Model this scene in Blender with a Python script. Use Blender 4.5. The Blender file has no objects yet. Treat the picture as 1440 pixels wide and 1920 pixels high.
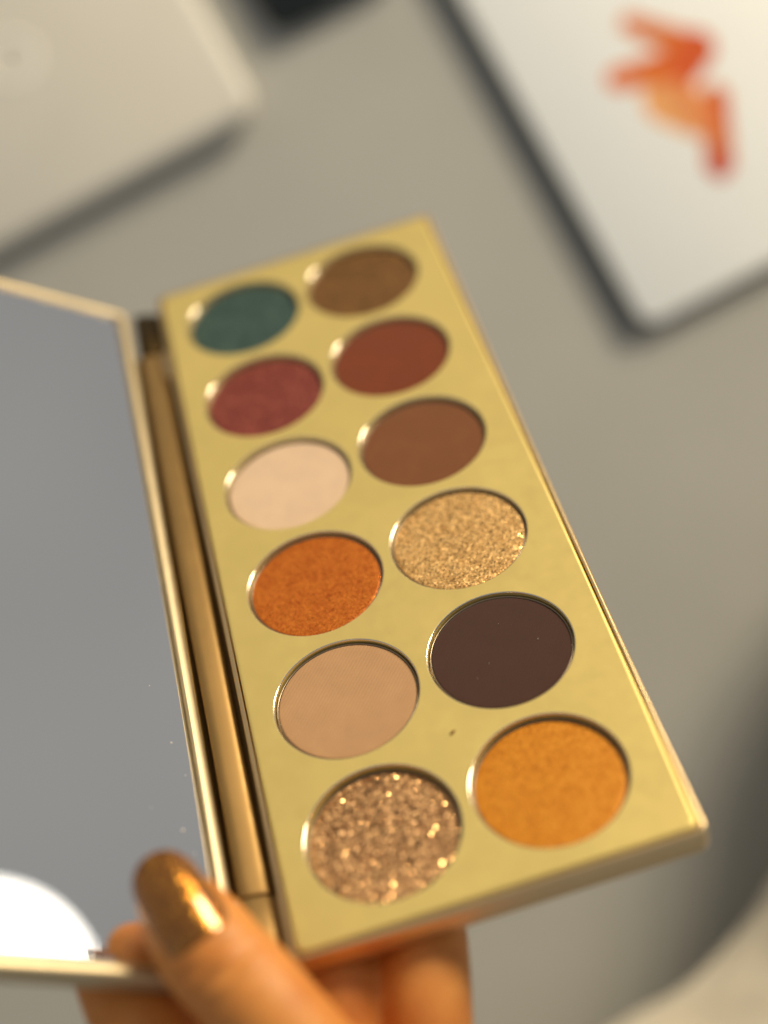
import bpy, bmesh, math, random
import numpy as np
from mathutils import Matrix, Vector

random.seed(4); rng = np.random.default_rng(4)
MM = 0.001
sc = bpy.context.scene
C = sc.collection

# ------------------------------------------------------------------ camera
TILT = math.radians(8.0)                       # away from straight down
cam = bpy.data.cameras.new('camera'); co = bpy.data.objects.new('camera', cam); C.objects.link(co)
co.location = (0, 0, 0.515); co.rotation_euler = (TILT, 0, 0)
cam.sensor_fit = 'VERTICAL'; cam.sensor_height = 36.0; cam.sensor_width = 27.0
cam.lens = 2958.25 / 1920 * 36.0
cam.clip_start = 0.01; cam.clip_end = 50
cam.dof.use_dof = True; cam.dof.focus_distance = 0.283; cam.dof.aperture_fstop = 4.3
cam.dof.aperture_blades = 0
sc.camera = co

# ------------------------------------------------------------------ world, lamps, exposure
w = bpy.data.worlds.new('World'); sc.world = w; w.use_nodes = True
bg = w.node_tree.nodes['Background']
bg.inputs['Strength'].default_value = 0.285
wn = w.node_tree.nodes; wl = w.node_tree.links                       # soft uneven tone of an indoor room
wc = wn.new('ShaderNodeTexCoord'); wx = wn.new('ShaderNodeTexNoise'); wx.inputs['Scale'].default_value = 2.2; wx.inputs['Detail'].default_value = 2.0
wr = wn.new('ShaderNodeValToRGB'); wr.color_ramp.elements[0].position = 0.25; wr.color_ramp.elements[1].position = 0.75
wr.color_ramp.elements[0].color = (0.80, 0.785, 0.77, 1); wr.color_ramp.elements[1].color = (1.20, 1.175, 1.13, 1)
wl.new(wc.outputs['Generated'], wx.inputs['Vector']); wl.new(wx.outputs['Fac'], wr.inputs['Fac']); wl.new(wr.outputs['Color'], bg.inputs['Color'])

def lamp(name, loc, aim, radius, energy, col):
    l = bpy.data.lights.new(name, 'AREA'); l.shape = 'DISK'; l.size = 2 * radius
    l.energy = energy; l.color = col
    o = bpy.data.objects.new(name, l); C.objects.link(o); o.location = loc
    o.rotation_euler = (Vector(aim) - Vector(loc)).to_track_quat('-Z', 'Y').to_euler()
    return o
lamp('key_light', (1.00, 2.10, 1.03), (0.0, 0.10, 0.17), 0.38, 16.3, (1.0, 0.84, 0.60)).data.spread = math.radians(88)  # soft key light from the far right, its source unseen
pl = bpy.data.lights.new('round_lamp', 'POINT'); pl.energy = 1.9; pl.shadow_soft_size = 0.085; pl.color = (1.0, 0.95, 0.86)
po = bpy.data.objects.new('round_lamp', pl); C.objects.link(po); po.location = (0.461, 0.932, 0.346)

sc.cycles.use_denoising = True
vs = sc.view_settings
vs.view_transform = 'Standard'; vs.look = 'None'; vs.exposure = 0.0; vs.gamma = 1.0; vs.use_curve_mapping = False

# ------------------------------------------------------------------ helpers
def lin(r, g, b):
    f = lambda c: (c / 255 / 12.92) if c / 255 <= 0.04045 else ((c / 255 + 0.055) / 1.055) ** 2.4
    return (f(r), f(g), f(b), 1)

class NT:
    def __init__(self, name):
        self.m = bpy.data.materials.new(name); self.m.use_nodes = True
        self.t = self.m.node_tree; self.b = self.t.nodes['Principled BSDF']
        self.out = self.t.nodes['Material Output']
    def n(self, kind, **kw):
        x = self.t.nodes.new(kind)
        for k, v in kw.items():
            if k in x.inputs.keys() if isinstance(k, str) else False: x.inputs[k].default_value = v
            else: setattr(x, k, v)
        return x
    def l(self, a, b): self.t.links.new(a, b)
    def set(self, **kw):
        for k, v in kw.items(): self.b.inputs[k.replace('_', ' ')].default_value = v
        return self
    def coord(self, scale=(1, 1, 1), rot=(0, 0, 0)):
        tc = self.n('ShaderNodeTexCoord'); mp = self.n('ShaderNodeMapping')
        mp.inputs['Scale'].default_value = scale; mp.inputs['Rotation'].default_value = rot
        self.l(tc.outputs['Object'], mp.inputs['Vector']); return mp.outputs['Vector']
    def noise(self, vec, scale, detail=3, rough=0.55):
        x = self.n('ShaderNodeTexNoise'); x.inputs['Scale'].default_value = scale
        x.inputs['Detail'].default_value = detail; x.inputs['Roughness'].default_value = rough
        self.l(vec, x.inputs['Vector']); return x
    def ramp(self, fac, stops):
        r = self.n('ShaderNodeValToRGB'); e = r.color_ramp.elements
        while len(e) > 1: e.remove(e[-1])
        e[0].position, e[0].color = stops[0]
        for p_, c_ in stops[1:]:
            k = e.new(p_); k.color = c_
        self.l(fac, r.inputs['Fac']); return r.outputs['Color']
    def bump(self, height, strength, dist, normal=None):
        x = self.n('ShaderNodeBump'); x.inputs['Strength'].default_value = strength
        x.inputs['Distance'].default_value = dist; self.l(height, x.inputs['Height'])
        if normal is not None: self.l(normal, x.inputs['Normal'])
        return x.outputs['Normal']

def vary(c, f): return (c[0] * f, c[1] * f, c[2] * f, 1)

def gold_mat(name, col, rough, metallic=1.0, coat=0.0, grain=0.0):
    k = NT(name); k.set(Metallic=metallic, Roughness=rough, Coat_Weight=coat, Coat_Roughness=0.08)
    v = k.coord(); n1 = k.noise(v, 60, 4)
    k.l(k.ramp(n1.outputs['Fac'], [(0.3, vary(col, 0.95)), (0.7, vary(col, 1.05))]), k.b.inputs['Base Color'])
    n2 = k.noise(v, 350, 3)
    mr = k.n('ShaderNodeMapRange'); mr.inputs['To Min'].default_value = rough * 0.85; mr.inputs['To Max'].default_value = rough * 1.2
    k.l(n2.outputs['Fac'], mr.inputs['Value']); k.l(mr.outputs['Result'], k.b.inputs['Roughness'])
    if grain:
        n3 = k.noise(v, 9000, 2); k.l(k.bump(n3.outputs['Fac'], grain, 0.00005), k.b.inputs['Normal'])
    return k.m

def powder_matte(name, col, ribs=True):
    k = NT(name); k.set(Roughness=0.85, Sheen_Weight=0.15, Sheen_Roughness=0.5, Specular_IOR_Level=0.25)
    v = k.coord(); n1 = k.noise(v, 180, 5, 0.6)
    k.l(k.ramp(n1.outputs['Fac'], [(0.3, vary(col, 0.93)), (0.72, vary(col, 1.06))]), k.b.inputs['Base Color'])
    n2 = k.noise(v, 4500, 3, 0.7); nor = k.bump(n2.outputs['Fac'], 0.35, 0.00008)
    if ribs:
        wv = k.n('ShaderNodeTexWave'); wv.wave_type = 'BANDS'; wv.bands_direction = 'X'
        wv.inputs['Scale'].default_value = 520; wv.inputs['Distortion'].default_value = 0.15
        k.l(k.coord(rot=(0, 0, math.radians(38))), wv.inputs['Vector'])
        nor = k.bump(wv.outputs['Fac'], 0.5, 0.00008, nor)
    k.l(nor, k.b.inputs['Normal']); return k.m

def powder_shimmer(name, col, col2, metallic, rough, flake=2600, tilt=0.35, sparkle=0.0, mottled=0.0):
    """pressed powder whose mica flakes each point their own way"""
    k = NT(name); k.set(Metallic=metallic, Roughness=rough, Specular_IOR_Level=0.4)
    v = k.coord()
    vo = k.n('ShaderNodeTexVoronoi'); vo.feature = 'F1'; vo.inputs['Scale'].default_value = flake; k.l(v, vo.inputs['Vector'])
    n1 = k.noise(v, 220 if mottled else 420, 4, 0.6)
    mixv = k.n('ShaderNodeMix'); mixv.data_type = 'RGBA'; mixv.inputs['Factor'].default_value = 0.5
    sp = k.n('ShaderNodeSeparateColor'); k.l(vo.outputs['Color'], sp.inputs['Color'])
    add = k.n('ShaderNodeMath'); add.operation = 'MULTIPLY_ADD'; add.inputs[1].default_value = 0.45
    k.l(sp.outputs['Red'], add.inputs[0])
    sc_ = k.n('ShaderNodeMath'); sc_.operation = 'MULTIPLY'; sc_.inputs[1].default_value = 0.62; k.l(n1.outputs['Fac'], sc_.inputs[0])
    k.l(sc_.outputs[0], add.inputs[2])
    k.l(k.ramp(add.outputs[0], [(0.25, col), (0.75, col2)]), k.b.inputs['Base Color'])
    # flake normals
    sub = k.n('ShaderNodeVectorMath'); sub.operation = 'SUBTRACT'; sub.inputs[1].default_value = (0.5, 0.5, 0.5); k.l(vo.outputs['Color'], sub.inputs[0])
    scl = k.n('ShaderNodeVectorMath'); scl.operation = 'SCALE'; scl.inputs['Scale'].default_value = tilt * 2; k.l(sub.outputs[0], scl.inputs[0])
    ge = k.n('ShaderNodeNewGeometry'); ad = k.n('ShaderNodeVectorMath'); ad.operation = 'ADD'
    n2 = k.noise(v, 900, 3, 0.6); nb = k.bump(n2.outputs['Fac'], 0.28, 0.0002)
    k.l(nb, ad.inputs[0]); k.l(scl.outputs[0], ad.inputs[1])
    no = k.n('ShaderNodeVectorMath'); no.operation = 'NORMALIZE'; k.l(ad.outputs[0], no.inputs[0])
    k.l(no.outputs[0], k.b.inputs['Normal'])
    if sparkle:
        # some flakes are large mirror-like platelets
        gt = k.n('ShaderNodeMath'); gt.operation = 'GREATER_THAN'; gt.inputs[1].default_value = 1 - sparkle; k.l(sp.outputs['Blue'], gt.inputs[0])
        mr = k.n('ShaderNodeMapRange'); mr.inputs['To Min'].default_value = rough; mr.inputs['To Max'].default_value = 0.16
        k.l(gt.outputs[0], mr.inputs['Value']); k.l(mr.outputs['Result'], k.b.inputs['Roughness'])
        mm_ = k.n('ShaderNodeMapRange'); mm_.inputs['To Min'].default_value = metallic; mm_.inputs['To Max'].default_value = 1.0
        k.l(gt.outputs[0], mm_.inputs['Value']); k.l(mm_.outputs['Result'], k.b.inputs['Metallic'])
    return k.m

def plain(name, col, rough=0.5, noise_scale=80, amount=0.05, bump=0.0, bump_scale=800, bump_dist=0.0001, **kw):
    k = NT(name); k.set(Roughness=rough, **kw); v = k.coord()
    n1 = k.noise(v, noise_scale, 4)
    k.l(k.ramp(n1.outputs['Fac'], [(0.3, vary(col, 1 - amount)), (0.7, vary(col, 1 + amount))]), k.b.inputs['Base Color'])
    if bump:
        n2 = k.noise(v, bump_scale, 3); k.l(k.bump(n2.outputs['Fac'], bump, bump_dist), k.b.inputs['Normal'])
    return k.m

def link(name, bm, mat, parent=None, smooth=True, recalc=True):
    if recalc: bmesh.ops.recalc_face_normals(bm, faces=bm.faces)
    me = bpy.data.meshes.new(name); bm.to_mesh(me); bm.free()
    for p_ in me.polygons: p_.use_smooth = smooth
    if mat: me.materials.append(mat)
    o = bpy.data.objects.new(name, me); C.objects.link(o)
    if parent: o.parent = parent
    return o

def sharp(o, deg=35):
    me = o.data; bm = bmesh.new(); bm.from_mesh(me)
    for e in bm.edges:
        if len(e.link_faces) == 2 and e.calc_face_angle(0) > math.radians(deg): e.smooth = False
    bm.to_mesh(me); bm.free(); return o

def tag(o, label, cat, group=None):
    o['label'] = label; o['category'] = cat
    if group: o['group'] = group
    return o

def rrect(x0, x1, y0, y1, r, seg=8):
    r = max(min(r, (x1 - x0) / 2 - 1e-6, (y1 - y0) / 2 - 1e-6), 1e-6); pts = []
    for cx, cy, a0 in ((x1 - r, y1 - r, 0), (x0 + r, y1 - r, 90), (x0 + r, y0 + r, 180), (x1 - r, y0 + r, 270)):
        for k in range(seg + 1):
            a = math.radians(a0 + 90 * k / seg); pts.append((cx + r * math.cos(a), cy + r * math.sin(a)))
    return pts

def loft_rect(bm, x0, x1, y0, y1, r, prof, cap0=True, cap1=True, seg=8):
    """stack of rounded rectangles, prof = [(inset, z)...] in mm"""
    rings = []
    for i, z in prof:
        rings.append([bm.verts.new((x * MM, y * MM, z * MM)) for x, y in rrect(x0 + i, x1 - i, y0 + i, y1 - i, max(r - i, 0.15), seg)])
    for a, b in zip(rings, rings[1:]):
        n = len(a)
        for k in range(n): bm.faces.new((a[k], a[(k + 1) % n], b[(k + 1) % n], b[k]))
    if cap0: bm.faces.new(list(reversed(rings[0])))
    if cap1: bm.faces.new(rings[-1])
    return rings

def lathe(bm, prof, cx=0, cy=0, seg=72, cap0=False, cap1=False):
    rings = []
    for r, z in prof:
        rings.append([bm.verts.new(((cx + r * math.cos(2 * math.pi * k / seg)) * MM, (cy + r * math.sin(2 * math.pi * k / seg)) * MM, z * MM)) for k in range(seg)])
    for a, b in zip(rings, rings[1:]):
        for k in range(seg): bm.faces.new((a[k], a[(k + 1) % seg], b[(k + 1) % seg], b[k]))
    if cap0: bm.faces.new(list(reversed(rings[0])))
    if cap1: bm.faces.new(rings[-1])
    return rings

def cyl_y(bm, cx, cz, y0, y1, r, seg=40, ch=0.35):
    rings = []
    for y, rr in ((y0, r - ch), (y0 + ch * 0.3, r - ch * 0.3), (y0 + ch, r), (y1 - ch, r), (y1 - ch * 0.3, r - ch * 0.3), (y1, r - ch)):
        rings.append([bm.verts.new(((cx + rr * math.cos(2 * math.pi * k / seg)) * MM, y * MM, (cz + rr * math.sin(2 * math.pi * k / seg)) * MM)) for k in range(seg)])
    for a, b in zip(rings, rings[1:]):
        for k in range(seg): bm.faces.new((a[k], b[k], b[(k + 1) % seg], a[(k + 1) % seg]))
    bm.faces.new(rings[0]); bm.faces.new(list(reversed(rings[-1])))

# ------------------------------------------------------------------ the table
m_table = NT('table_laminate'); m_table.set(Roughness=0.85, Specular_IOR_Level=0.12)
v = m_table.coord(); a1 = m_table.noise(v, 9, 4); a2 = m_table.noise(v, 1400, 2)
mx = m_table.n('ShaderNodeMath'); mx.operation = 'MULTIPLY_ADD'; mx.inputs[1].default_value = 0.25
m_table.l(a2.outputs['Fac'], mx.inputs[0]); m_table.l(a1.outputs['Fac'], mx.inputs[2])
m_table.l(m_table.ramp(mx.outputs[0], [(0.4, lin(172, 172, 166)), (0.85, lin(183, 183, 177))]), m_table.b.inputs['Base Color'])
m_table.l(m_table.bump(a2.outputs['Fac'], 0.2, 0.0002), m_table.b.inputs['Normal'])
bm = bmesh.new()
loft_rect(bm, -1400, 1600, -700, 440, 12, [(0, -30), (0, -2), (0.6, -0.6), (2, 0)])
o = link('table', bm, m_table.m); sharp(o); o['kind'] = 'structure'

# ------------------------------------------------------------------ eyeshadow palette (local units are mm on its own face)
pal = bpy.data.objects.new('eyeshadow_palette', None); C.objects.link(pal)
pal.empty_display_size = 0.02
R3 = Matrix(((0.953584, -0.218458, -0.207251), (0.299797, 0.753344, 0.585315), (0.028265, -0.620281, 0.78387)))
PM = Matrix.Translation((-0.002656, 0.043535, 0.210291)) @ R3.to_4x4()
pal.matrix_world = PM
tag(pal, 'open gold eyeshadow palette with twelve round pans and a mirrored lid', 'eyeshadow palette')

M_PLATE = gold_mat('satin_pale_gold', (0.80, 0.625, 0.21, 1), 0.42, metallic=0.5, grain=0.03)
M_TRAY = gold_mat('polished_gold', (0.72, 0.53, 0.28, 1), 0.30, metallic=0.9)
M_BARREL = gold_mat('hinge_gold', (0.33, 0.20, 0.065, 1), 0.45, metallic=0.7)
M_LID = gold_mat('lid_gold', (0.60, 0.49, 0.30, 1), 0.42, metallic=0.8)
M_GAP_SHADE = gold_mat('gap_shade', (0.07, 0.045, 0.018, 1), 0.4)  # dark tone painted on the far knuckle for the hinge gap's shade
M_RIM = gold_mat('polished_hole_edge', (0.84, 0.78, 0.66, 1), 0.12)
M_PAN = gold_mat('pan_tin', (0.30, 0.24, 0.17, 1), 0.35)

# tray: outer shell with raised rim round the plate
XL, XR, YH = -33.1, 34.7, 91.0
bm = bmesh.new()
loft_rect(bm, XL, XR, -YH, YH, 2.2, [(1.2, -6.0), (0.4, -5.8), (0.05, -5.3), (0, -4.8), (0, -1.3), (0.1, -0.8), (0.3, -0.4), (0.6, -0.25), (0.95, -0.3), (1.05, -0.5), (1.05, -2.2)], cap0=True, cap1=True)
tray = sharp(link('tray', bm, M_TRAY, pal), 50)

# plate with twelve holes
PU, PV, RH = 28.307, 29.151, 13.0
px0, px1, py = XL + 1.3, XR - 1.3, YH - 1.3
bm = bmesh.new(); N = 96
def cell_edge(hx, hy):
    pts = []
    for k in range(N):
        a = 2 * math.pi * k / N; c, s = math.cos(a), math.sin(a)
        f = min(hx / abs(c) if abs(c) > 1e-9 else 1e9, hy / abs(s) if abs(s) > 1e-9 else 1e9); pts.append([f * c, f * s])
    for sx in (1, -1):
        for sy in (1, -1):
            j = min(range(N), key=lambda q: (pts[q][0] - sx * hx) ** 2 + (pts[q][1] - sy * hy) ** 2); pts[j] = [sx * hx, sy * hy]
    return pts
ce = cell_edge(PU / 2, PV / 2)
HP = [(13.4, 0.0), (13.24, 0.0), (13.18, -0.009), (13.12, -0.034), (13.06, -0.083), (13.02, -0.15), (13.0, -0.25), (13.0, -0.8), (13.0, -2.1)]
for ci in (0, 1):
    for r in range(6):
        cx, cy = (ci - 0.5) * PU, (2.5 - r) * PV
        rings = [[bm.verts.new(((cx + x) * MM, (cy + y) * MM, 0)) for x, y in ce]]
        for rr, z in HP:
            rings.append([bm.verts.new(((cx + rr * math.cos(2 * math.pi * k / N)) * MM, (cy + rr * math.sin(2 * math.pi * k / N)) * MM, z * MM)) for k in range(N)])
        for a, b in zip(rings, rings[1:]):
            for k in range(N): bm.faces.new((a[k], a[(k + 1) % N], b[(k + 1) % N], b[k]))
# border to the plate's rounded outline
def border(gx, gy):
    inner = rrect(-gx, gx, -gy, gy, 1e-5, 8); rings = [[bm.verts.new((x * MM, y * MM, 0)) for x, y in inner]]
    for i, z in ((0.7, 0), (0.55, 0.0), (0.3, -0.05), (0.12, -0.18), (0.0, -0.4), (0.0, -1.6)):
        rings.append([bm.verts.new((x * MM, y * MM, z * MM)) for x, y in rrect(px0 + i, px1 - i, -py + i, py - i, 1.6, 8)])
    for a, b in zip(rings, rings[1:]):
        n = len(a)
        for k in range(n): bm.faces.new((a[k], b[k], b[(k + 1) % n], a[(k + 1) % n]))
border(PU, 3 * PV)
bmesh.ops.remove_doubles(bm, verts=bm.verts, dist=1e-7)
for f_ in list(bm.faces):
    f_.normal_update()
    if f_.calc_area() < 1e-14: bm.faces.remove(f_)
me = bpy.data.meshes.new('pan_plate')
for f_ in bm.faces:
    f_.normal_update()
    if f_.normal.z < -1e-4: f_.normal_flip()
bm.to_mesh(me); bm.free()
for p_ in me.polygons: p_.use_smooth = True
me.materials.append(M_PLATE); me.materials.append(M_RIM)
for p_ in me.polygons:
    c_ = p_.center
    if -0.0005 < c_.z < -0.000005 and abs(c_.x) < PU * MM and abs(c_.y) < 3 * PV * MM: p_.material_index = 1
plate = bpy.data.objects.new('pan_plate', me); C.objects.link(plate); plate.parent = pal

# a crumb of powder on the plate
bm = bmesh.new(); bmesh.ops.create_icosphere(bm, subdivisions=2, radius=0.32 * MM)
for v_ in bm.verts: v_.co = Vector((v_.co.x * 1.9, v_.co.y * 0.8, v_.co.z * 0.45)) * (0.8 + 0.4 * random.random())
cr = link('powder_crumb', bm, plain('crumb_brown', lin(112, 66, 20), 0.9), pal); cr.location = (1.55 * MM, -58.2 * MM, 0.08 * MM); cr.rotation_euler = (0, 0, 0.5)

# pans and powders
POW = {
 ('L', 0): ('dark teal shimmer powder', powder_shimmer('powder_teal', lin(32, 60, 58), lin(74, 98, 90), 0.25, 0.5, 2500, 0.2, 0.01, 1), 1.1),
 ('L', 1): ('berry red shimmer powder', powder_shimmer('powder_berry', lin(104, 38, 34), lin(152, 76, 62), 0.3, 0.5, 2500, 0.2, 0.0, 1), 1.1),
 ('L', 2): ('matte cream powder', powder_matte('powder_cream', lin(222, 192, 160)), 1.0),
 ('L', 3): ('burnt orange shimmer powder', powder_shimmer('powder_orange', lin(176, 80, 12), lin(212, 122, 36), 0.35, 0.48, 5200, 0.15, 0.06), 0.9),
 ('L', 4): ('matte tan powder', powder_matte('powder_tan', lin(190, 148, 106)), 0.85),
 ('L', 5): ('rose gold glitter powder', powder_shimmer('powder_rose_glitter', lin(156, 104, 64), lin(214, 168, 114), 0.35, 0.45, 3100, 0.46, 0.33), 1.45),
 ('R', 0): ('bronze shimmer powder', powder_shimmer('powder_bronze', lin(92, 60, 28), lin(136, 96, 48), 0.35, 0.5, 2500, 0.2, 0.0, 1), 1.1),
 ('R', 1): ('matte brick red powder', powder_matte('powder_brick', lin(118, 52, 18)), 1.0),
 ('R', 2): ('matte warm brown powder', powder_matte('powder_brown', lin(122, 74, 40)), 1.0),
 ('R', 3): ('champagne glitter powder', powder_shimmer('powder_champagne', lin(200, 146, 78), lin(236, 192, 124), 0.35, 0.45, 4200, 0.30, 0.22), 0.8),
 ('R', 4): ('matte dark chocolate powder', powder_matte('powder_chocolate', lin(72, 46, 36)), 0.85),
 ('R', 5): ('golden amber shimmer powder', powder_shimmer('powder_amber', lin(192, 112, 10), lin(222, 148, 40), 0.3, 0.5, 4600, 0.10, 0.0), 1.25),
}
for ci, cn in enumerate('LR'):
    for r in range(6):
        lab, mat, dep = POW[(cn, r)]
        cx, cy = (ci - 0.5) * PU, (2.5 - r) * PV
        bm = bmesh.new()
        lathe(bm, [(12.1, -2.6), (12.72, -2.5), (12.78, -2.2), (12.78, -dep + 0.02), (12.72, -dep + 0.12), (12.6, -dep + 0.14), (12.48, -dep + 0.08), (12.44, -dep - 0.3), (12.44, -2.3)], seg=96, cap0=True, cap1=True)
        pan = link('pan', bm, M_PAN, pal); pan.location = (cx * MM, cy * MM, 0)
        bm = bmesh.new()
        prof = [(12.42, -dep - 0.5), (12.42, -dep - 0.1), (12.3, -dep - 0.02), (12.0, -dep + 0.01), (11.0, -dep + 0.03), (8.0, -dep + 0.04), (4.0, -dep + 0.045), (0.3, -dep + 0.05)]
        lathe(bm, prof, seg=96, cap1=True)
        pw = link('powder', bm, mat, pan); pw['label'] = lab

# pale specks of dust on the dark powder
M_SPECK = plain('pale_dust', lin(225, 215, 200), 0.8)
for x_, y_, s_ in ((21.0, -43.6, 0.09), (11.4, -45.6, 0.06), (15.4, -37.5, 0.05), (-9.0, -41.0, 0.05), (8.6, -48.0, 0.05)):
    bm = bmesh.new(); bmesh.ops.create_icosphere(bm, subdivisions=1, radius=s_ * MM)
    q = link('dust_speck', bm, M_SPECK, pal); q.location = (x_ * MM, y_ * MM, -0.76 * MM)

# hinge: barrel between two end knuckles, a leaf below closes the slot
HX, HZ = -37.0, -3.4
def spine(bm, y0, y1, rx, rz, tilt, seg=48, ch=0.3):
    """flattened hinge strip: a rounded oblong section swept along the hinge line"""
    rings = []
    for y, f in ((y0, 1 - ch / rz), (y0 + ch * 0.3, 1 - 0.3 * ch / rz), (y0 + ch, 1), (y1 - ch, 1), (y1 - ch * 0.3, 1 - 0.3 * ch / rz), (y1, 1 - ch / rz)):
        ring = []
        for k_ in range(seg):
            a_ = 2 * math.pi * k_ / seg; c_, s_ = math.cos(a_), math.sin(a_)
            x = (rx - (1 - f) * rz) * math.copysign(abs(c_) ** 0.55, c_); z = rz * f * math.copysign(abs(s_) ** 0.75, s_)
            ring.append(bm.verts.new(((HX + x * math.cos(tilt) - z * math.sin(tilt)) * MM, y * MM, (HZ + x * math.sin(tilt) + z * math.cos(tilt)) * MM)))
        rings.append(ring)
    for a, b in zip(rings, rings[1:]):
        for k_ in range(seg): bm.faces.new((a[k_], b[k_], b[(k_ + 1) % seg], a[(k_ + 1) % seg]))
    bm.faces.new(rings[0]); bm.faces.new(list(reversed(rings[-1])))
TLT = math.radians(-14)
bm = bmesh.new(); spine(bm, -75.6, 72.2, 2.75, 1.35, TLT)
sharp(link('hinge_spine', bm, M_BARREL, pal), 50)
for y0, y1 in ((72.6, 88.5), (-88.5, -76.0)):
    bm = bmesh.new(); spine(bm, y0, y1, 2.8, 1.4, TLT)
    loft = bmesh.ops.create_cube(bm, size=1.0)['verts']
    for v_ in loft: v_.co = Vector(((-34.6 + v_.co.x * 3.6) * MM, ((y0 + y1) / 2 + v_.co.y * (y1 - y0 - 0.8)) * MM, (-3.9 + v_.co.z * 1.6) * MM))
    sharp(link('hinge_knuckle', bm, M_BARREL if y0 < 0 else M_GAP_SHADE, pal), 50)
bm = bmesh.new()
loft_rect(bm, -38.8, XL + 1.5, -88, 88, 0.5, [(0.2, -7.2), (0, -7.0), (0, -6.5), (0.2, -6.3)])
sharp(link('hinge_leaf', bm, M_BARREL, pal), 40)
bm = bmesh.new(); loft_rect(bm, -34.6, XL + 0.1, 62.0, 71.0, 0.45, [(0.2, -5.0), (0, -4.8), (0, -1.7), (0.3, -1.3)])
sharp(link('hinge_tab', bm, M_TRAY, pal), 40)
bm = bmesh.new(); cyl_y(bm, HX, HZ, -89.2, 89.2, 0.7, 20, 0.2)
link('hinge_pin', bm, M_PAN, pal)

# lid: opened about 141 degrees
TH = math.radians(141); d = Vector((math.cos(TH), 0, math.sin(TH))); nn = Vector((math.sin(TH), 0, -math.cos(TH)))
LM = Matrix((( d.x, 0, nn.x), (d.y, -1, nn.y), (d.z, 0, nn.z))).to_4x4(); LM.translation = nn * (-27 * MM)
U0, U1 = 30.2, 97.5
bm = bmesh.new()
loft_rect(bm, U0, U1, -YH, YH, 2.4, [(1.0, -4.4), (0.3, -4.2), (0, -3.6), (0, -0.8), (0.1, -0.4), (0.35, -0.12), (0.8, 0.0), (2.0, 0.0), (2.2, -0.1), (2.3, -0.4), (2.3, -1.5)])
lid = sharp(link('lid', bm, M_LID, pal), 50); lid.matrix_local = LM
bm = bmesh.new(); loft_rect(bm, 26.0, U0 + 0.2, -75, 73, 0.3, [(0.1, -3.4), (0, -3.2), (0, -2.0), (0.1, -1.8)])
link('lid_leaf', bm, M_BARREL, lid)
k = NT('mirror_glass'); k.set(Metallic=1.0, Roughness=0.012, Base_Color=(0.97, 0.965, 0.955, 1))
v = k.coord(); vo = k.n('ShaderNodeTexVoronoi'); vo.inputs['Scale'].default_value = 90; k.l(v, vo.inputs['Vector'])
lt = k.n('ShaderNodeMath'); lt.operation = 'LESS_THAN'; lt.inputs[1].default_value = 0.012; k.l(vo.outputs['Distance'], lt.inputs[0])
sm = k.noise(v, 25, 4); mr = k.n('ShaderNodeMapRange'); mr.inputs['From Min'].default_value = 0.45; mr.inputs['From Max'].default_value = 0.8
mr.inputs['To Min'].default_value = 0.012; mr.inputs['To Max'].default_value = 0.05
k.l(sm.outputs['Fac'], mr.inputs['Value']); k.l(mr.outputs['Result'], k.b.inputs['Roughness'])
M_MIRROR = k.m
bm = bmesh.new()
loft_rect(bm, U0 + 2.55, U1 - 2.55, -YH + 2.55, YH - 2.55, 1.6, [(0, -1.3), (0, -0.85), (0.12, -0.7), (0.75, -0.45)])
sharp(link('mirror', bm, M_MIRROR, lid), 3)
# dust specks lying on the mirror near its hinge side
M_DUST = plain('dust', lin(235, 232, 225), 0.8)
for (u_, y_, s_) in ((36.5, 43, 0.18), (34.8, 50, 0.12), (36.9, 62, 0.28), (35.4, 66.5, 0.15), (37.2, 71, 0.25), (42, 58, 0.1), (39, 30, 0.1)):
    bm = bmesh.new(); bmesh.ops.create_icosphere(bm, subdivisions=1, radius=s_ * MM)
    q = link('dust_speck', bm, M_DUST, lid); q.location = (u_ * MM, y_ * MM, -0.42 * MM)

# ------------------------------------------------------------------ hand (palette-local mm, then moved to the palette's frame)
def catmull(pts, n):
    P = np.array(pts, float); P = np.vstack([2 * P[0] - P[1], P, 2 * P[-1] - P[-2]]); out = []
    for i in range(1, len(P) - 2):
        for k in range(n):
            t = k / n; a, b, c_, e = P[i - 1], P[i], P[i + 1], P[i + 2]
            out.append(0.5 * ((2 * b) + (-a + c_) * t + (2 * a - 5 * b + 4 * c_ - e) * t * t + (-a + 3 * b - 3 * c_ + e) * t ** 3))
    out.append(P[-2]); return np.array(out)

def sweep(bm, pts, up, seg=28, n=6):
    """pts rows: x y z lateral_radius vertical_radius; closed with rounded ends"""
    Q = catmull(pts, n); up = np.array(up, float)
    T = np.gradient(Q[:, :3], axis=0); T /= np.linalg.norm(T, axis=1)[:, None]
    rows = []
    def ring(c_, t_, rl, rv):
        b = np.cross(t_, up); b /= np.linalg.norm(b); v_ = np.cross(b, t_)
        return [bm.verts.new(tuple((c_ + rl * math.cos(2 * math.pi * k / seg) * b + rv * math.sin(2 * math.pi * k / seg) * v_) * MM)) for k in range(seg)]
    for a in (80, 60, 40, 20):
        s_ = math.sin(math.radians(a)); c_ = math.cos(math.radians(a))
        rows.append(ring(Q[0, :3] - T[0] * Q[0, 4] * s_, T[0], Q[0, 3] * c_, Q[0, 4] * c_))
    for q, t_ in zip(Q, T): rows.append(ring(q[:3], t_, q[3], q[4]))
    for a in (20, 40, 60, 80):
        s_ = math.sin(math.radians(a)); c_ = math.cos(math.radians(a))
        rows.append(ring(Q[-1, :3] + T[-1] * Q[-1, 4] * s_, T[-1], Q[-1, 3] * c_, Q[-1, 4] * c_))
    for a, b in zip(rows, rows[1:]):
        for k in range(seg): bm.faces.new((a[k], a[(k + 1) % seg], b[(k + 1) % seg], b[k]))
    bm.faces.new(list(reversed(rows[0]))); bm.faces.new(rows[-1])

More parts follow.
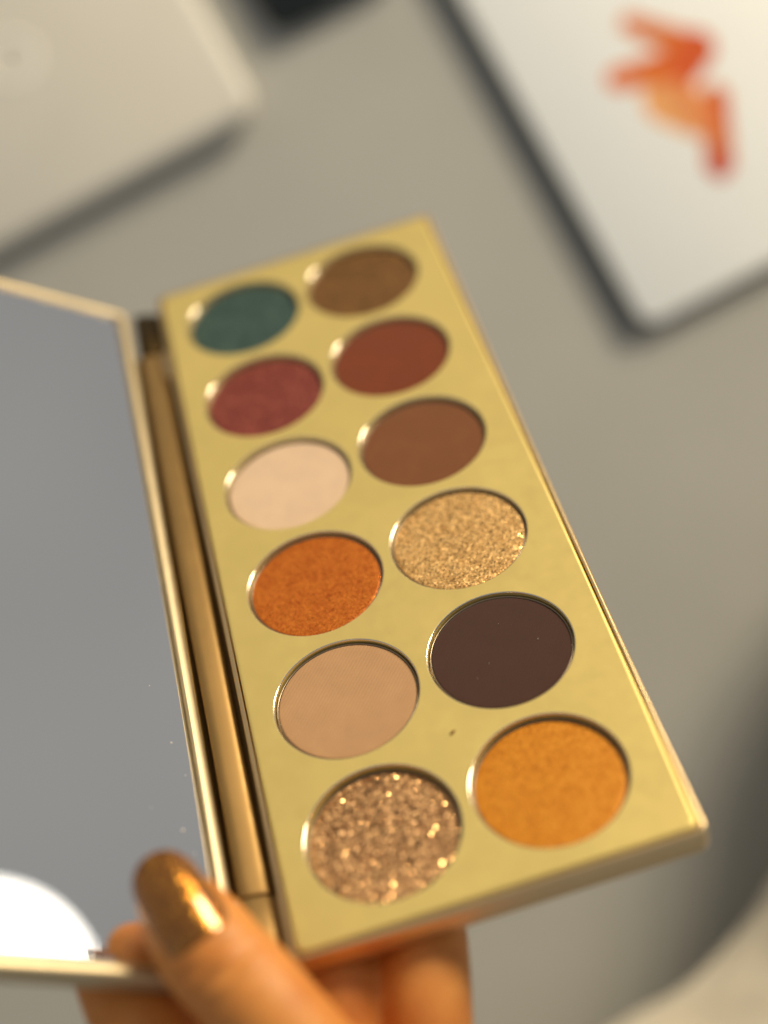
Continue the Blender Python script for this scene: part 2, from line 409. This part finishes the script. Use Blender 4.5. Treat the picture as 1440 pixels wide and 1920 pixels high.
NAILN = (0.06, -0.242, 0.97)
bm = bmesh.new()
# thumb, tip first
sweep(bm, [(-47.6, -80.6, 12.6, 5.4, 4.2), (-46.3, -83.6, 11.6, 6.8, 5.2), (-44.1, -88.6, 10.2, 7.9, 6.1), (-42.1, -92.8, 9.0, 8.0, 6.9), (-39.3, -97.2, 7.6, 8.0, 7.3),
           (-36.2, -103.1, 4.6, 8.2, 7.8), (-32.5, -110.5, -2.0, 9.2, 9.0), (-29.0, -119.0, -13.5, 11.5, 11.0), (-27.0, -131.0, -30.0, 14.0, 13.0), (-28.0, -150.0, -46.0, 16.0, 13.0)], NAILN)
# index behind the lid, middle and ring behind the tray, little finger folded below
BK = (0, 0, 1)
sweep(bm, [(-63.0, -70.0, 0.5, 5.2, 4.8), (-60.8, -80.0, -0.8, 7.0, 6.2), (-57.8, -90.3, -3.2, 8.3, 7.0), (-53.0, -101.0, -10.0, 9.0, 7.8), (-48.0, -112.0, -22.0, 9.0, 8.6), (-43.5, -124.0, -38.0, 9.0, 9.0), (-41, -138, -50, 10.5, 9.5)], (0.63, 0, 0.78))
sweep(bm, [(-22.5, -58.0, -12.2, 5.4, 5.0), (-24.0, -68.0, -12.6, 6.6, 6.2), (-26.0, -80.0, -12.4, 7.1, 6.8), (-28.4, -90.0, -13.0, 7.3, 7.1), (-31.0, -98.0, -18.5, 7.5, 7.5), (-32.5, -107.0, -27.0, 8.0, 8.0), (-33.0, -122.0, -41.0, 9.0, 9.0), (-34, -138, -53, 10.5, 9.5)], BK)
sweep(bm, [(-9.0, -60.0, -12.2, 5.2, 5.0), (-10.5, -70.0, -12.6, 6.5, 6.2), (-12.3, -82.0, -12.6, 7.1, 6.8), (-14.2, -91.5, -13.6, 7.3, 7.1), (-17.0, -100.0, -19.2, 7.4, 7.4), (-20.0, -109.0, -28.0, 7.9, 7.9), (-23.5, -123.0, -43.0, 8.8, 8.8), (-26, -138, -55, 10.5, 9.5)], BK)
sweep(bm, [(-14.0, -113.0, -43.0, 5.2, 5.0), (-12.0, -118.0, -49.0, 6.2, 6.0), (-12.0, -124.0, -55.0, 6.8, 6.6), (-14.0, -132.0, -59.0, 7.4, 7.2), (-17.0, -140.0, -61.0, 8.2, 8.0), (-21, -150, -63, 9.5, 9.0)], (1, 0, 0.3))
sweep(bm, [(-51.0, -97.0, -8.0, 6.0, 5.0), (-45.0, -109.0, -13.0, 8.5, 7.5), (-38.0, -120.0, -24.0, 10.0, 9.0), (-33.0, -134.0, -38.0, 12.0, 10.0)], (0.3, 0, 1))
# palm and wrist
sweep(bm, [(-31.5, -136.0, -53.0, 22.0, 10.5), (-30.0, -152.0, -60.0, 25.0, 12.5), (-29.0, -172.0, -69.0, 24.0, 13.5), (-29.0, -192.0, -78.0, 20.0, 13.5), (-29.0, -210.0, -86.0, 17.5, 13.5), (-30.0, -240.0, -99.0, 20.0, 16.0), (-31.0, -290.0, -120.0, 24.0, 20.0)], (0, 0.45, 1))
bmesh.ops.recalc_face_normals(bm, faces=bm.faces)
tmp = link('hand_cage', bm, None)
md = tmp.modifiers.new('r', 'REMESH'); md.mode = 'VOXEL'; md.voxel_size = 0.0009; md.use_smooth_shade = True
ms = tmp.modifiers.new('s', 'SMOOTH'); ms.factor = 0.5; ms.iterations = 9
dg = bpy.context.evaluated_depsgraph_get(); hand_me = bpy.data.meshes.new_from_object(tmp.evaluated_get(dg)); bpy.data.objects.remove(tmp)
hand_me.name = 'hand'
# knuckle creases of the thumb: shallow furrows across its back at the joint, and the nail fold
nv = len(hand_me.vertices); V = np.empty(nv * 3); hand_me.vertices.foreach_get('co', V); V = V.reshape(-1, 3) / MM
Nn = np.empty(nv * 3); hand_me.vertex_normals.foreach_get('vector', Nn); Nn = Nn.reshape(-1, 3)
jo = np.array((-40.8, -95.0, 8.3)); ax = np.array((-0.40, 0.86, 0.30)); ax /= np.linalg.norm(ax)
upn = np.array(NAILN); upn = upn - ax * (upn @ ax); upn /= np.linalg.norm(upn); sd = np.cross(ax, upn)
rel = V - jo; s = rel @ ax; lat = rel @ sd; hgt = rel @ upn
on = (np.abs(s) < 14) & (hgt > -1) & (np.abs(lat) < 12) & (np.linalg.norm(rel, axis=1) < 16)
disp = np.zeros(nv)
for off, dep_, wid, bend in ((-0.6, 1.05, 1.15, 0.035), (2.3, 0.75, 1.0, 0.02), (-3.6, 0.55, 1.1, 0.05)):
    c_ = s - off - bend * lat ** 2 * 0.35 - 0.25 * np.sin(lat * 0.9 + off * 3)
    disp -= dep_ * np.exp(-(c_ / wid) ** 2) * np.exp(-(lat / 7.0) ** 4)
disp += 0.55 * np.exp(-(s / 5.0) ** 2) * np.exp(-(lat / 6) ** 2)
fade = np.clip((hgt + 1) / 3, 0, 1) * on
V = V + Nn * (disp * fade)[:, None]
hand_me.vertices.foreach_set('co', (V * MM).ravel()); hand_me.update()
for p_ in hand_me.polygons: p_.use_smooth = True
k = NT('skin'); k.set(Roughness=0.48, Subsurface_Weight=0.3, Subsurface_Scale=0.003, Specular_IOR_Level=0.4)
k.b.inputs['Subsurface Radius'].default_value = (1.0, 0.35, 0.15)
v = k.coord(); a1 = k.noise(v, 110, 4); a2 = k.noise(v, 1500, 4, 0.65)
k.l(k.ramp(a1.outputs['Fac'], [(0.3, lin(200, 122, 54)), (0.7, lin(224, 152, 76))]), k.b.inputs['Base Color'])
vo = k.n('ShaderNodeTexVoronoi'); vo.inputs['Scale'].default_value = 1300; k.l(v, vo.inputs['Vector'])
k.l(k.bump(a2.outputs['Fac'], 0.25, 0.0003, k.bump(vo.outputs['Distance'], 0.18, 0.0002)), k.b.inputs['Normal'])
hand_me.materials.clear(); hand_me.materials.append(k.m)
hand = bpy.data.objects.new('hand', hand_me); C.objects.link(hand); hand.matrix_world = PM
tag(hand, 'hand holding the palette, thumb with golden brown nail polish over the lid', 'hand')

# thumb nail: curved plate with a rounded free edge
k = NT('golden_nail_polish'); k.set(Metallic=0.75, Roughness=0.22, Coat_Weight=1.0, Coat_Roughness=0.06)
v = k.coord(); vo = k.n('ShaderNodeTexVoronoi'); vo.inputs['Scale'].default_value = 2600; k.l(v, vo.inputs['Vector'])
sp = k.n('ShaderNodeSeparateColor'); k.l(vo.outputs['Color'], sp.inputs['Color'])
k.l(k.ramp(sp.outputs['Red'], [(0.0, lin(128, 72, 14)), (0.8, lin(172, 108, 24)), (1.0, lin(220, 160, 56))]), k.b.inputs['Base Color'])
sub = k.n('ShaderNodeVectorMath'); sub.operation = 'SUBTRACT'; sub.inputs[1].default_value = (0.5, 0.5, 0.5); k.l(vo.outputs['Color'], sub.inputs[0])
scl = k.n('ShaderNodeVectorMath'); scl.operation = 'SCALE'; scl.inputs['Scale'].default_value = 0.24; k.l(sub.outputs[0], scl.inputs[0])
ge = k.n('ShaderNodeNewGeometry'); ad = k.n('ShaderNodeVectorMath'); ad.operation = 'ADD'; k.l(ge.outputs['Normal'], ad.inputs[0]); k.l(scl.outputs[0], ad.inputs[1])
no = k.n('ShaderNodeVectorMath'); no.operation = 'NORMALIZE'; k.l(ad.outputs[0], no.inputs[0]); k.l(no.outputs[0], k.b.inputs['Normal'])
M_NAIL = k.m
na = np.array((-0.336, 0.91, 0.25)); na /= np.linalg.norm(na)
nw = np.array(NAILN); nw = nw - na * (nw @ na); nw /= np.linalg.norm(nw); nb_ = np.cross(na, nw)
nc = np.array((-43.1, -91.2, 10.1))                    # on the bone line under the cuticle
bm = bmesh.new(); NS, NP = 26, 22; LEN = 16.2; grids = []
for lay in (0.0, -0.75):
    g = []
    for i in range(NS + 1):
        for_s = i / NS; row = []
        for j in range(NP + 1):
            u_ = j / NP * 2 - 1
            # rounded outline at cuticle and at the free edge
            s0 = 2.4 * (1 - math.sqrt(max(0, 1 - (0.96 * u_) ** 2))); s1 = LEN - 5.2 * (1 - math.sqrt(max(0, 1 - (0.97 * u_) ** 2)))
            s_ = s0 + (s1 - s0) * for_s
            hw = 5.5 - 0.8 * (s_ / LEN) ** 2
            ang = u_ * math.radians(62); rc = hw / math.sin(math.radians(62))
            hgt_ = 6.95 - rc + rc * math.cos(ang) - 0.012 * (s_ - 5) ** 2 + lay * (0.5 if for_s > 0 else 0.5)
            pnt = nc + na * s_ + nb_ * (rc * math.sin(ang)) + nw * hgt_
            row.append(bm.verts.new(tuple(pnt * MM)))
        g.append(row)
    grids.append(g)
for gi, g in enumerate(grids):
    for i in range(NS):
        for j in range(NP):
            q = (g[i][j], g[i][j + 1], g[i + 1][j + 1], g[i + 1][j]); bm.faces.new(q if gi else tuple(reversed(q)))
a, b = grids
for i in range(NS):
    for j in (0, NP): bm.faces.new((a[i][j], a[i + 1][j], b[i + 1][j], b[i][j]))
for j in range(NP):
    for i in (0, NS): bm.faces.new((a[i][j], a[i][j + 1], b[i][j + 1], b[i][j]))
nail = sharp(link('nail', bm, M_NAIL, hand), 60); nail['label'] = 'glossy golden brown thumb nail'

# ------------------------------------------------------------------ things on the table
ROT = math.radians(29)
M_WHITE = plain('white_card', lin(220, 217, 206), 0.5, 40, 0.02, 0.1, 900)
bm = bmesh.new()
loft_rect(bm, -150, 0, 0, 130, 9, [(1.5, 0.2), (0.2, 1.5), (0, 4), (0, 4.5), (0.4, 6.2), (1.4, 7.4), (3, 8)])
bx = link('white_box', bm, M_WHITE); sharp(bx, 60); bx.location = (-0.0412, 0.2085, 0); bx.rotation_euler = (0, 0, ROT)
tag(bx, 'white flat box with rounded edges and a faint round emblem on top', 'box')
bm = bmesh.new(); lathe(bm, [(7.5, 0.02), (7.5, 0.12), (8.0, 0.3), (9.2, 0.3), (9.7, 0.12), (9.7, 0.02)], seg=48)
em = link('emblem', bm, plain('emblem_white', lin(246, 244, 236), 0.35), bx); em.location = (-66 * MM, 56 * MM, 8 * MM)

M_DARK = plain('dark_case', lin(30, 42, 38), 0.35, 60, 0.06, 0.1, 900)
M_SCREEN = plain('white_screen', lin(226, 226, 220), 0.3, 30, 0.015)
M_SCREEN.node_tree.nodes['Principled BSDF'].inputs['Emission Color'].default_value = (1, 0.95, 0.80, 1); M_SCREEN.node_tree.nodes['Principled BSDF'].inputs['Emission Strength'].default_value = 0.30   # glow added to whiten the dim tablet face
bm = bmesh.new()
loft_rect(bm, 0, 150, 0, 200, 8, [(1.2, 0.2), (0.3, 0.8), (0, 2), (0, 3.0), (0.4, 4.1), (1.2, 4.5)])
tb = link('tablet', bm, plain('tablet_back', lin(126, 118, 100), 0.4, 60, 0.05)); sharp(tb, 60); tb.location = (0.0850, 0.1318, 0); tb.rotation_euler = (0, 0, ROT - math.radians(1.5))
tag(tb, 'white faced tablet with a dark spine and an orange red motif', 'tablet')
bm = bmesh.new(); loft_rect(bm, 2.7, 148, 0.9, 198, 6, [(0, 4.3), (0, 4.7), (0.3, 4.95)])
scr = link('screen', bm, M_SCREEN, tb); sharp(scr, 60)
bm = bmesh.new(); loft_rect(bm, -1.2, 2.4, 3.0, 199, 1.5, [(0.8, 0.1), (0.2, 0.6), (0, 1.5), (0, 3.8), (0.3, 4.8), (1.0, 5.2)])
sharp(link('cover_spine', bm, M_DARK, tb), 60)
# printed motif: overlapping petals, each a thin sheet
def petal(name, p0, p1, w0, w1, col, z):
    bm = bmesh.new(); p0, p1 = np.array(p0, float), np.array(p1, float); ax_ = (p1 - p0) / np.linalg.norm(p1 - p0); pe = np.array((-ax_[1], ax_[0])); pts = []
    for k_ in range(13):
        a_ = math.pi / 2 + math.pi * k_ / 12; pts.append(p0 + w0 * (ax_ * math.cos(a_) + pe * math.sin(a_)))
    for k_ in range(13):
        a_ = -math.pi / 2 + math.pi * k_ / 12; pts.append(p1 + w1 * (ax_ * math.cos(a_) + pe * math.sin(a_)))
    lo = [bm.verts.new((x * MM, y * MM, z * MM)) for x, y in pts]; hi = [bm.verts.new((x * MM, y * MM, (z + 0.05) * MM)) for x, y in pts]
    bm.faces.new(hi); n_ = len(lo)
    for k_ in range(n_): bm.faces.new((lo[k_], lo[(k_ + 1) % n_], hi[(k_ + 1) % n_], hi[k_]))
    im = plain('ink_' + str(z), col, 0.4, 60, 0.12); ib = im.node_tree.nodes['Principled BSDF']
    ib.inputs['Emission Color'].default_value = col; ib.inputs['Emission Strength'].default_value = 0.22  # glow added to the print to keep up with the brightened face
    link(name, bm, im, tb, smooth=False)
ca, sa = math.cos(-(ROT - math.radians(1.5))), math.sin(-(ROT - math.radians(1.5)))
def tl(x, y):
    x, y = x - 85.0, y - 131.8; return (x * ca - y * sa, x * sa + y * ca)
petal('motif_petal', tl(97, 213), tl(106, 207), 9.5, 7.5, lin(226, 160, 96), 4.97)
petal('motif_petal', tl(84, 240), tl(106, 231), 3.6, 6, lin(206, 106, 22), 5.04)
petal('motif_petal', tl(79.5, 220), tl(101, 226), 4.2, 6, lin(206, 100, 20), 5.11)
petal('motif_petal', tl(106, 231), tl(101, 222), 7, 5.5, lin(196, 76, 8), 5.18)
petal('motif_petal', tl(112.5, 214), tl(113, 190), 4.4, 4.8, lin(206, 108, 36), 5.25)
petal('motif_petal', tl(113.2, 192), tl(113.2, 188.5), 3.6, 3.8, lin(182, 52, 26), 5.32)
petal('motif_petal', tl(99, 217), tl(108, 204), 3.0, 4.0, lin(218, 136, 78), 5.46)
petal('motif_petal', tl(112.6, 212), tl(112.8, 203), 3.0, 3.0, lin(198, 80, 24), 5.39)

bm = bmesh.new()
loft_rect(bm, 0, 52, 0, 92, 8, [(1.2, 0.2), (0.3, 0.8), (0, 2), (0, 4), (0.4, 5.2), (1.6, 6.0)])
ph = link('compact_case', bm, plain('black_glass', lin(28, 38, 38), 0.2, 60, 0.05)); sharp(ph, 60); ph.location = (-0.0375, 0.2365, 0); ph.rotation_euler = (0, 0, ROT)
tag(ph, 'black rounded compact case lying beside the white box', 'case')
bm = bmesh.new(); loft_rect(bm, 2.5, 49.5, 2.5, 89.5, 6, [(0, 5.9), (0, 6.1), (0.3, 6.2)])
link('case_lid', bm, plain('phone_glass', lin(20, 28, 30), 0.08, 60, 0.03), ph)

# crumpled cloth at the lower right: heavy folded tube
bm = bmesh.new(); NA, NB = 220, 150
from mathutils import noise as mn
axis = catmull([(-0.026, -0.226, 0.040), (0.034, -0.180, 0.042), (0.094, -0.134, 0.044), (0.152, -0.084, 0.048), (0.181, -0.036, 0.047), (0.193, 0.015, 0.050), (0.199, 0.065, 0.054), (0.202, 0.115, 0.056)], NA // 7)  # last points run out of view, shaped to cast shade on the table
tan_ = np.gradient(axis, axis=0); tan_ /= np.linalg.norm(tan_, axis=1)[:, None]; rows = []
for i in range(len(axis)):
    t_ = i / (len(axis) - 1); c_ = axis[i]; sd_ = np.cross(tan_[i], (0, 0, 1)); sd_ /= np.linalg.norm(sd_); vt = np.cross(sd_, tan_[i]); row = []
    endf = math.sqrt(max(0.0004, 1 - (abs(2 * t_ - 1)) ** 8))
    for j in range(NB):
        a_ = 2 * math.pi * j / NB
        rad = 0.057 * (1 + 0.10 * max(0, min(1, (t_ - 0.42) / 0.25))) + 0.004 * math.sin(t_ * 14 + 0.4 + math.cos(a_))
        q = Vector((t_ * 9, math.cos(a_) * 1.3, math.sin(a_) * 1.3)); rad += 0.006 * mn.noise(q) + 0.0015 * (0.5 - abs(mn.noise(q * 2.1)))
        pt = c_ + (sd_ * math.cos(a_) * rad + vt * math.sin(a_) * rad * 0.75) * endf; pt[2] = max(pt[2], 0.0006)
        row.append(bm.verts.new(tuple(pt)))
    rows.append(row)
for a, b in zip(rows, rows[1:]):
    for j in range(NB): bm.faces.new((a[j], a[(j + 1) % NB], b[(j + 1) % NB], b[j]))
bm.faces.new(rows[0]); bm.faces.new(rows[-1])
k = NT('grey_knit'); k.set(Roughness=0.9, Sheen_Weight=0.3)
v = k.coord(); a1 = k.noise(v, 60, 5); a2 = k.n('ShaderNodeTexWave'); a2.inputs['Scale'].default_value = 260; a2.inputs['Distortion'].default_value = 3; k.l(v, a2.inputs['Vector'])
k.l(k.ramp(a1.outputs['Fac'], [(0.3, lin(204, 194, 172)), (0.7, lin(216, 207, 186))]), k.b.inputs['Base Color'])
k.l(k.bump(a2.outputs['Fac'], 0.4, 0.0006), k.b.inputs['Normal'])
cl = link('knit_sleeve', bm, k.m); tag(cl, 'pale grey knit sleeve resting on the table beside the palette', 'sleeve')
